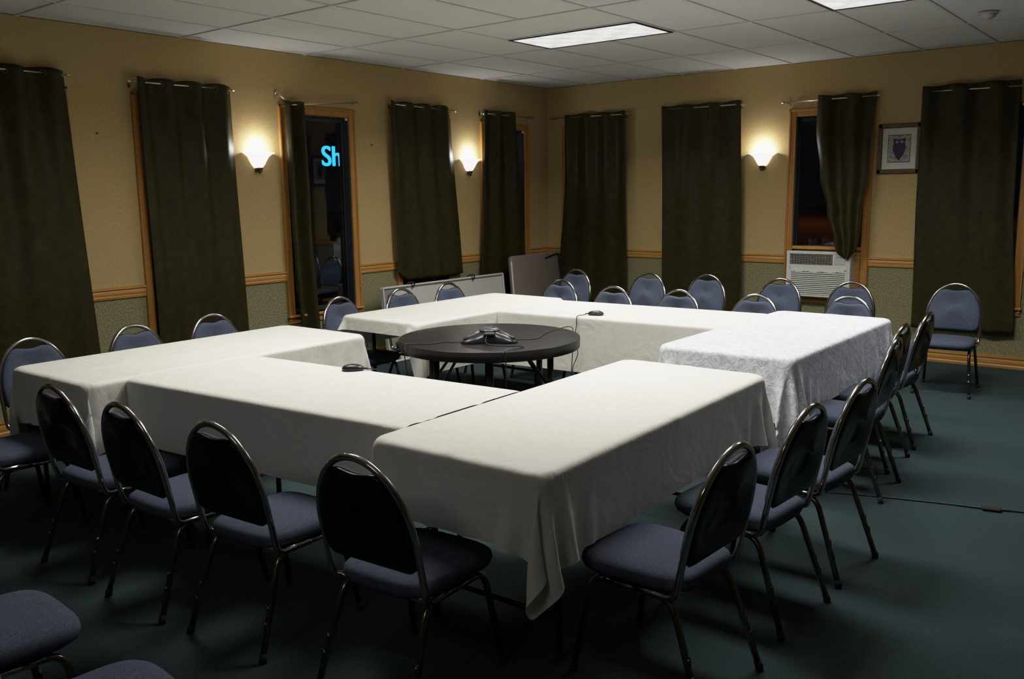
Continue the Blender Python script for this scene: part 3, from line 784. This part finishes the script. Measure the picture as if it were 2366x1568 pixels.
def microphone(loc, rz, label):
    o = thing('table_microphone', label, 'microphone', loc, rz, 'small black table microphones')
    L = []
    for sc, z in ((.92,0),(1,.004),(.97,.012),(.80,.022),(.45,.028)):
        L.append([(.058*sc*math.copysign(abs(math.cos(a))**.8, math.cos(a)), .034*sc*math.sin(a)*(1-.25*math.cos(a)), z) for a in [2*PI*i/28 for i in range(28)]])
    mb = MB(); mb.loops(L); mb.build('microphone_body', M_PHONE, o)
    mb = MB(); mb.lathe([(.010,.0275),(.010,.0295),(0,.0300)], (-.018,0,0), 14); mb.build('mute_button', M_PHONE_G, o)
    mb = MB(); mb.tube([(.052,0,.008),(.075,0,.006)], .004, 8); mb.build('cable_boot', M_RUBBER, o)
ZC = ZTAB+.008
microphone((3.160,-6.010,ZC), math.radians(38), 'small black microphone on the creased front tablecloth')
microphone((3.075,-3.640,ZC), math.radians(205), 'small black microphone at the edge of the far tablecloth')
cable([(3.160+.06,-6.010+.045,ZC+.006),(3.25,-5.95,ZC+.002),(3.262,-5.938,ZC-.004),(3.266,-5.925,ZC-.08),(3.24,-5.92,.4),(3.15,-5.7,.03),(3.05,-5.2,.01)], .003, 'cable from the front microphone over the table edge')
cable([(3.075-.06,-3.640-.03,ZC+.006),(3.020,-3.715,ZC+.004),(3.006,-3.778,ZC-.002),(3.010,-3.788,ZC-.06),(3.00,-3.80,.60),(3.035,-3.81,.50),(2.99,-3.81,.38),(3.02,-3.83,.22),(3.00,-3.95,.05),(2.9,-4.1,.006),(2.8,-4.3,.006)], .003, 'cable hanging from the far microphone down the tablecloth')

# ------------------------------------------------------------------ folded tables leaning in the corner
o = thing('folded_table', 'white plastic folded table standing on its long edge below the left curtains', 'table', (.30,-2.12,0))
mb = MB(); hl, hh = .93, .745
mb.box((-.030,-hl,0),(.004,hl,hh),0,.012); 
o1 = mb.build('tabletop', M_WHITE, o)
mb = MB()
for s in (-1,1): mb.box((.002, s*hl, .0), (.026, s*(hl-.022), hh), 0, .008)
mb.box((.002,-hl,hh-.022),(.026,hl,hh),0,.008); mb.box((.002,-hl,0),(.026,hl,.022),0,.008); mb.build('table_edge_strip', M_WHITE, o)
mb = MB(); mb.box((.003,-hl+.02,.03),(.014,-hl+.16,hh-.03),0,.004); mb.build('leg_recess', M_GREYP, o)
mb = MB(); mb.lathe([(0,-.004),(.026,-.004),(.026,.010),(0,.012)], (0,0,0), 16); q = mb.build('hinge_knob', M_BLACK, o); q.rotation_euler = (0, PI/2, 0); q.location = (.022,-hl+.085,hh-.10)
for t in (-.52, .40):
    mb = MB(); mb.tube([(.0,t-.06,hh+.002),(.004,t-.04,hh+.018),(.004,t+.03,hh+.016),(.0,t+.06,hh+.002)], .007, 8); mb.tube([(.02,t-.02,hh),(.03,t,hh-.03),(.02,t+.03,hh)], .009, 8); mb.build('latch', M_BLACK, o)
o.rotation_euler = (0, math.radians(-6), 0)
o = thing('folded_table', 'taupe folded table standing upright in the room corner', 'table', (.36,-.64,0), 0)
mb = MB(); hl, hh = .47, .925
L = []
for x, ins in ((-.045,.012),(-.038,0),(-.004,0),(.006,.012)):
    P = []
    r = .05
    for (cy, cz, a0) in ((hl-r, hh-r, 0), (-hl+r, hh-r, 90), (-hl+r, r, 180), (hl-r, r, 270)):
        for k in range(7): a = math.radians(a0+90*k/6); P.append((x, cy+(r-ins)*math.cos(a), cz+(r-ins)*math.sin(a)))
    L.append(P)
mb.loops(L); mb.build('tabletop', M_TAUPE, o)
mb = MB()
mb.tube([(-.002,-hl+.012,.06),(-.002,-hl+.012,hh-.06)], .010, 8); mb.build('table_edge_strip', M_WHITE, o)  # white tube stands in for the bright highlight down the left edge
mb = MB(); mb.tube([(.012,hl-.03,.02),(.012,hl-.03,hh-.02)], .011, 8); mb.tube([(.012,hl-.03,hh-.02),(.012,hl-.30,hh-.06)], .009, 8); mb.build('leg', M_LEG, o)
o.rotation_euler = (0, math.radians(-5), 0)

# ------------------------------------------------------------------ air conditioner
ax0, ax1, az0, az1, yf = 3.095, 3.735, .556, 1.012, -.13
o = thing('air_conditioner', 'white window air conditioner under the twisted curtain', 'air conditioner', ((ax0+ax1)/2, 0, az0)); inv = Matrix.Translation(-o.location)
def bld(mb, name, m): q = mb.build(name, m, o); q.matrix_parent_inverse = inv; return q
mb = MB(); mb.box((ax0+.01, yf+.03, az0+.008), (ax1-.01, .16, az1-.006), 0, .006); bld(mb, 'air_conditioner_body', M_AC)
mb = MB()      # front fascia as a frame around outlet, control area and grille
zo0, zo1 = az1-.135, az1-.030; xg = ax0+.465
def fr(a, b, c, d): mb.box((a, yf, c), (b, yf+.045, d), 0, .005)
fr(ax0, ax0+.035, az0, az1); fr(ax1-.03, ax1, az0, az1); fr(ax0+.03, ax1-.025, az1-.03, az1); fr(ax0+.03, ax1-.025, zo0-.028, zo0)
fr(ax0+.03, ax1-.025, az0, az0+.018); fr(xg, ax1-.025, zo0-.002, zo1+.002)
bld(mb, 'front_panel', M_AC)
mb = MB(); mb.box((ax0+.03, yf+.034, az0+.01), (ax1-.03, yf+.04, az1-.01)); bld(mb, 'grille_backing', M_AC_DARK)
mb = MB(); zg1 = zo0-.06; k = 13
for i in range(k):
    zz = az0+.022 + (zg1-az0-.03)*i/(k-1); mb.box((ax0+.05, yf-.002, zz), (ax1-.045, yf+.02, zz+.013), 0, .003)
mb.box((ax0+.032, yf-.001, az0+.015), (ax0+.052, yf+.03, zg1+.018)); mb.box((ax1-.048, yf-.001, az0+.015), (ax1-.028, yf+.03, zg1+.018)); mb.box((ax0+.04, yf-.001, zg1+.006), (ax1-.03, yf+.03, zo0-.024), 0, .004)
bld(mb, 'intake_grille', M_AC)
mb = MB()
for i in range(6): zz = zo0+.006+(zo1-zo0-.018)*i/5; mb.box((ax0+.04, yf+.010, zz), (xg-.005, yf+.026, zz+.005))
for i in range(15): xx = ax0+.045+(xg-ax0-.06)*i/14; mb.box((xx, yf+.012, zo0), (xx+.005, yf+.03, zo1))
bld(mb, 'outlet_louvre', M_GREYP)
mb = MB(); mb.box((xg+.02, yf-.004, zo0+.012), (ax1-.05, yf+.004, zo1-.012), 0, .003)
bld(mb, 'control_panel', M_DETECT)
mb = MB()
P = []
for j in range(4):
    P.append([(ax0+.05+(ax1-ax0-.11)*i/30, yf-.004-.004*math.sin(i*1.7+j*2.1), zo0-.034-.010*j-.010*math.sin(i*.35)**2+.004*math.sin(i*2.3+j)) for i in range(31)])
mb.grid(P); bld(mb, 'tape_strip', M_CHROMEFOIL)

# ------------------------------------------------------------------ framed print
px0, px1, pz0, pz1 = 3.902, 4.290, 1.760, 2.222
o = thing('picture_frame', 'framed print of a dark owl-like bird beside the right curtain', 'picture', ((px0+px1)/2, 0, (pz0+pz1)/2))
W2, H2, fw = (px1-px0)/2, (pz1-pz0)/2, .042
mb = MB()
for s in (-1,1):
    mb.box((s*W2, -.026, -H2), (s*(W2-fw), 0, H2), 0, .007); mb.box((-W2, -.026, s*H2), (W2, 0, s*(H2-fw)), 0, .007)
mb.build('frame', M_FRAME, o)
mb = MB(); mb.box((-W2+fw-.004, -.012, -H2+fw-.004), (W2-fw+.004, -.004, H2-fw+.004)); mb.build('mat_board', M_MAT, o)
pw, ph = .098, .122
mb = MB(); mb.box((-pw-.004, -.0135, -ph-.006), (pw+.004, -.011, ph+.006), 1); mb.box((-pw, -.0145, -ph), (pw, -.012, ph), 0)
pr_ = mb.build('print', [M_PARCH, M_INK], o)
mb = MB()
body = [(0,-.112),(.018,-.092),(.040,-.055),(.055,-.015),(.058,.020),(.050,.048),(.054,.075),(.060,.098),(.036,.090),(.0,.086),(-.036,.090),(-.060,.098),(-.054,.075),(-.050,.048),(-.058,.020),(-.055,-.015),(-.040,-.055),(-.018,-.092)]
mb.prism(body, 1, -.0155, -.0140); mb.build('bird_shape', M_PRINT, pr_)
mb = MB()
for s in (-1,1): mb.lathe([(.013,-.0003),(.013,.0003),(0,.0004)], (0,0,0), 14)
for s in (-1,1):
    ring = [(s*.022+.013*math.cos(2*PI*i/14), .062+.013*math.sin(2*PI*i/14)) for i in range(14)]; mb2 = MB(); mb2.prism(ring, 1, -.0163, -.0154); mb2.build('bird_eye', M_PARCH, pr_)

# small nails on the left wall
for (y_, z_, lab) in ((-5.615, 2.10, 'small dark nail in the wall left of the second curtain'), (-2.90, 2.10, 'small dark nail in the wall right of the blue sign window')):
    mb = MB(); mb.tube([(0,y_,z_),(.010,y_,z_+.002)], .005, 8); mb.tube([(.010,y_,z_+.002),(.013,y_,z_+.002)], .009, 8); tag(mb.build('wall_nail', M_NAIL), lab, 'nail')

# cable on the carpet at the right
cable([(4.70,-4.32,.004),(4.95,-4.285,.004),(5.20,-4.20,.004),(5.40,-4.14,.004),(5.58,-4.09,.004),(5.75,-4.055,.006),(5.90,-4.00,.004),(6.3,-3.92,.004),(7.2,-3.8,.004)], .0045, 'black cable lying across the carpet at the right')
mb = MB(); mb.box((-.045,-.022,0),(.045,.022,.018),0,.006)
q = mb.build('cable_switch', M_BLACK, None, (5.750,-4.060,.001)); q.rotation_euler = (0,0,.2); tag(q, 'small black switch box on the carpet cable', 'switch')

# ------------------------------------------------------------------ outside in the dark
mb = MB(); mb.box((-70,.5,-.35),(60,90,-.3)); mb.box((-70,-40,-.35),(-.5,.5,-.3)); struct(mb.build('ground', M_GROUND))
cu = bpy.data.curves.new('sign_text', 'FONT'); cu.body = 'Sh'; cu.size = .615; cu.extrude = .02; cu.offset = .003
to = bpy.data.objects.new('sign_text', cu); C.objects.link(to)
bpy.context.view_layer.update()
me = bpy.data.meshes.new_from_object(to.evaluated_get(bpy.context.evaluated_depsgraph_get())); bpy.data.objects.remove(to)
so = bpy.data.objects.new('shop_sign', me); C.objects.link(so); me.materials.clear(); me.materials.append(M_SIGN)
so.matrix_world = Matrix(((0,0,1,-9.0),(1,0,0,3.965),(0,1,0,2.262),(0,0,0,1)))
tag(so, 'glowing blue sign letters seen through the left window', 'sign')
l = bpy.data.lights.new('street_glow', 'AREA'); l.energy = 480; l.color = (1, .22, .05); l.size = 20; l.size_y = 4; l.shape = 'RECTANGLE'
lo = bpy.data.objects.new('street_glow', l); C.objects.link(lo); lo.location = (-12, 42, 9)

w = bpy.data.worlds.new('night'); SC.world = w; w.use_nodes = True
w.node_tree.nodes['Background'].inputs[0].default_value = (.02, .024, .035, 1); w.node_tree.nodes['Background'].inputs[1].default_value = .06

# ------------------------------------------------------------------ camera
cam = bpy.data.cameras.new('camera'); co = bpy.data.objects.new('camera', cam); C.objects.link(co)
R3 = [[0.783622690150639, 0.6210945995945935, -0.013303301676921746], [0.09134975685931482, -0.1363827525087245, -0.9864354853409766], [-0.6144840936939049, 0.7717779753093345, -0.16360946007063515]]
r_, d_, f_ = (Vector(x) for x in R3)
co.matrix_world = Matrix(((r_.x,-d_.x,-f_.x,6.539747),(r_.y,-d_.y,-f_.y,-8.961138),(r_.z,-d_.z,-f_.z,1.636426),(0,0,0,1)))
cam.sensor_fit = 'HORIZONTAL'; cam.sensor_width = 36; cam.lens = 31.23364; cam.clip_start = .05; cam.clip_end = 300
SC.camera = co
SC.view_settings.view_transform = 'Standard'; SC.view_settings.look = 'None'; SC.view_settings.exposure = 0; SC.view_settings.gamma = 1
SC.view_settings.use_curve_mapping = True       # soft shoulder so the lit cloths keep their tone
cm_ = SC.view_settings.curve_mapping; cm_.white_level = (2, 2, 2); cm_.extend = 'HORIZONTAL'
cv = cm_.curves[3]
cv.points[0].location = (0, 0); cv.points[1].location = (1, .96)
for px_, py_ in ((.06, .126), (.125, .262), (.25, .50), (.5, .80)): cv.points.new(px_, py_)
cm_.update()
SC.cycles.use_denoising = True
SC.cycles.use_adaptive_sampling = True; SC.cycles.adaptive_threshold = .09
SC.cycles.max_bounces = 6; SC.cycles.diffuse_bounces = 3; SC.cycles.glossy_bounces = 3; SC.cycles.transparent_max_bounces = 8
SC.cycles.sample_clamp_indirect = 4
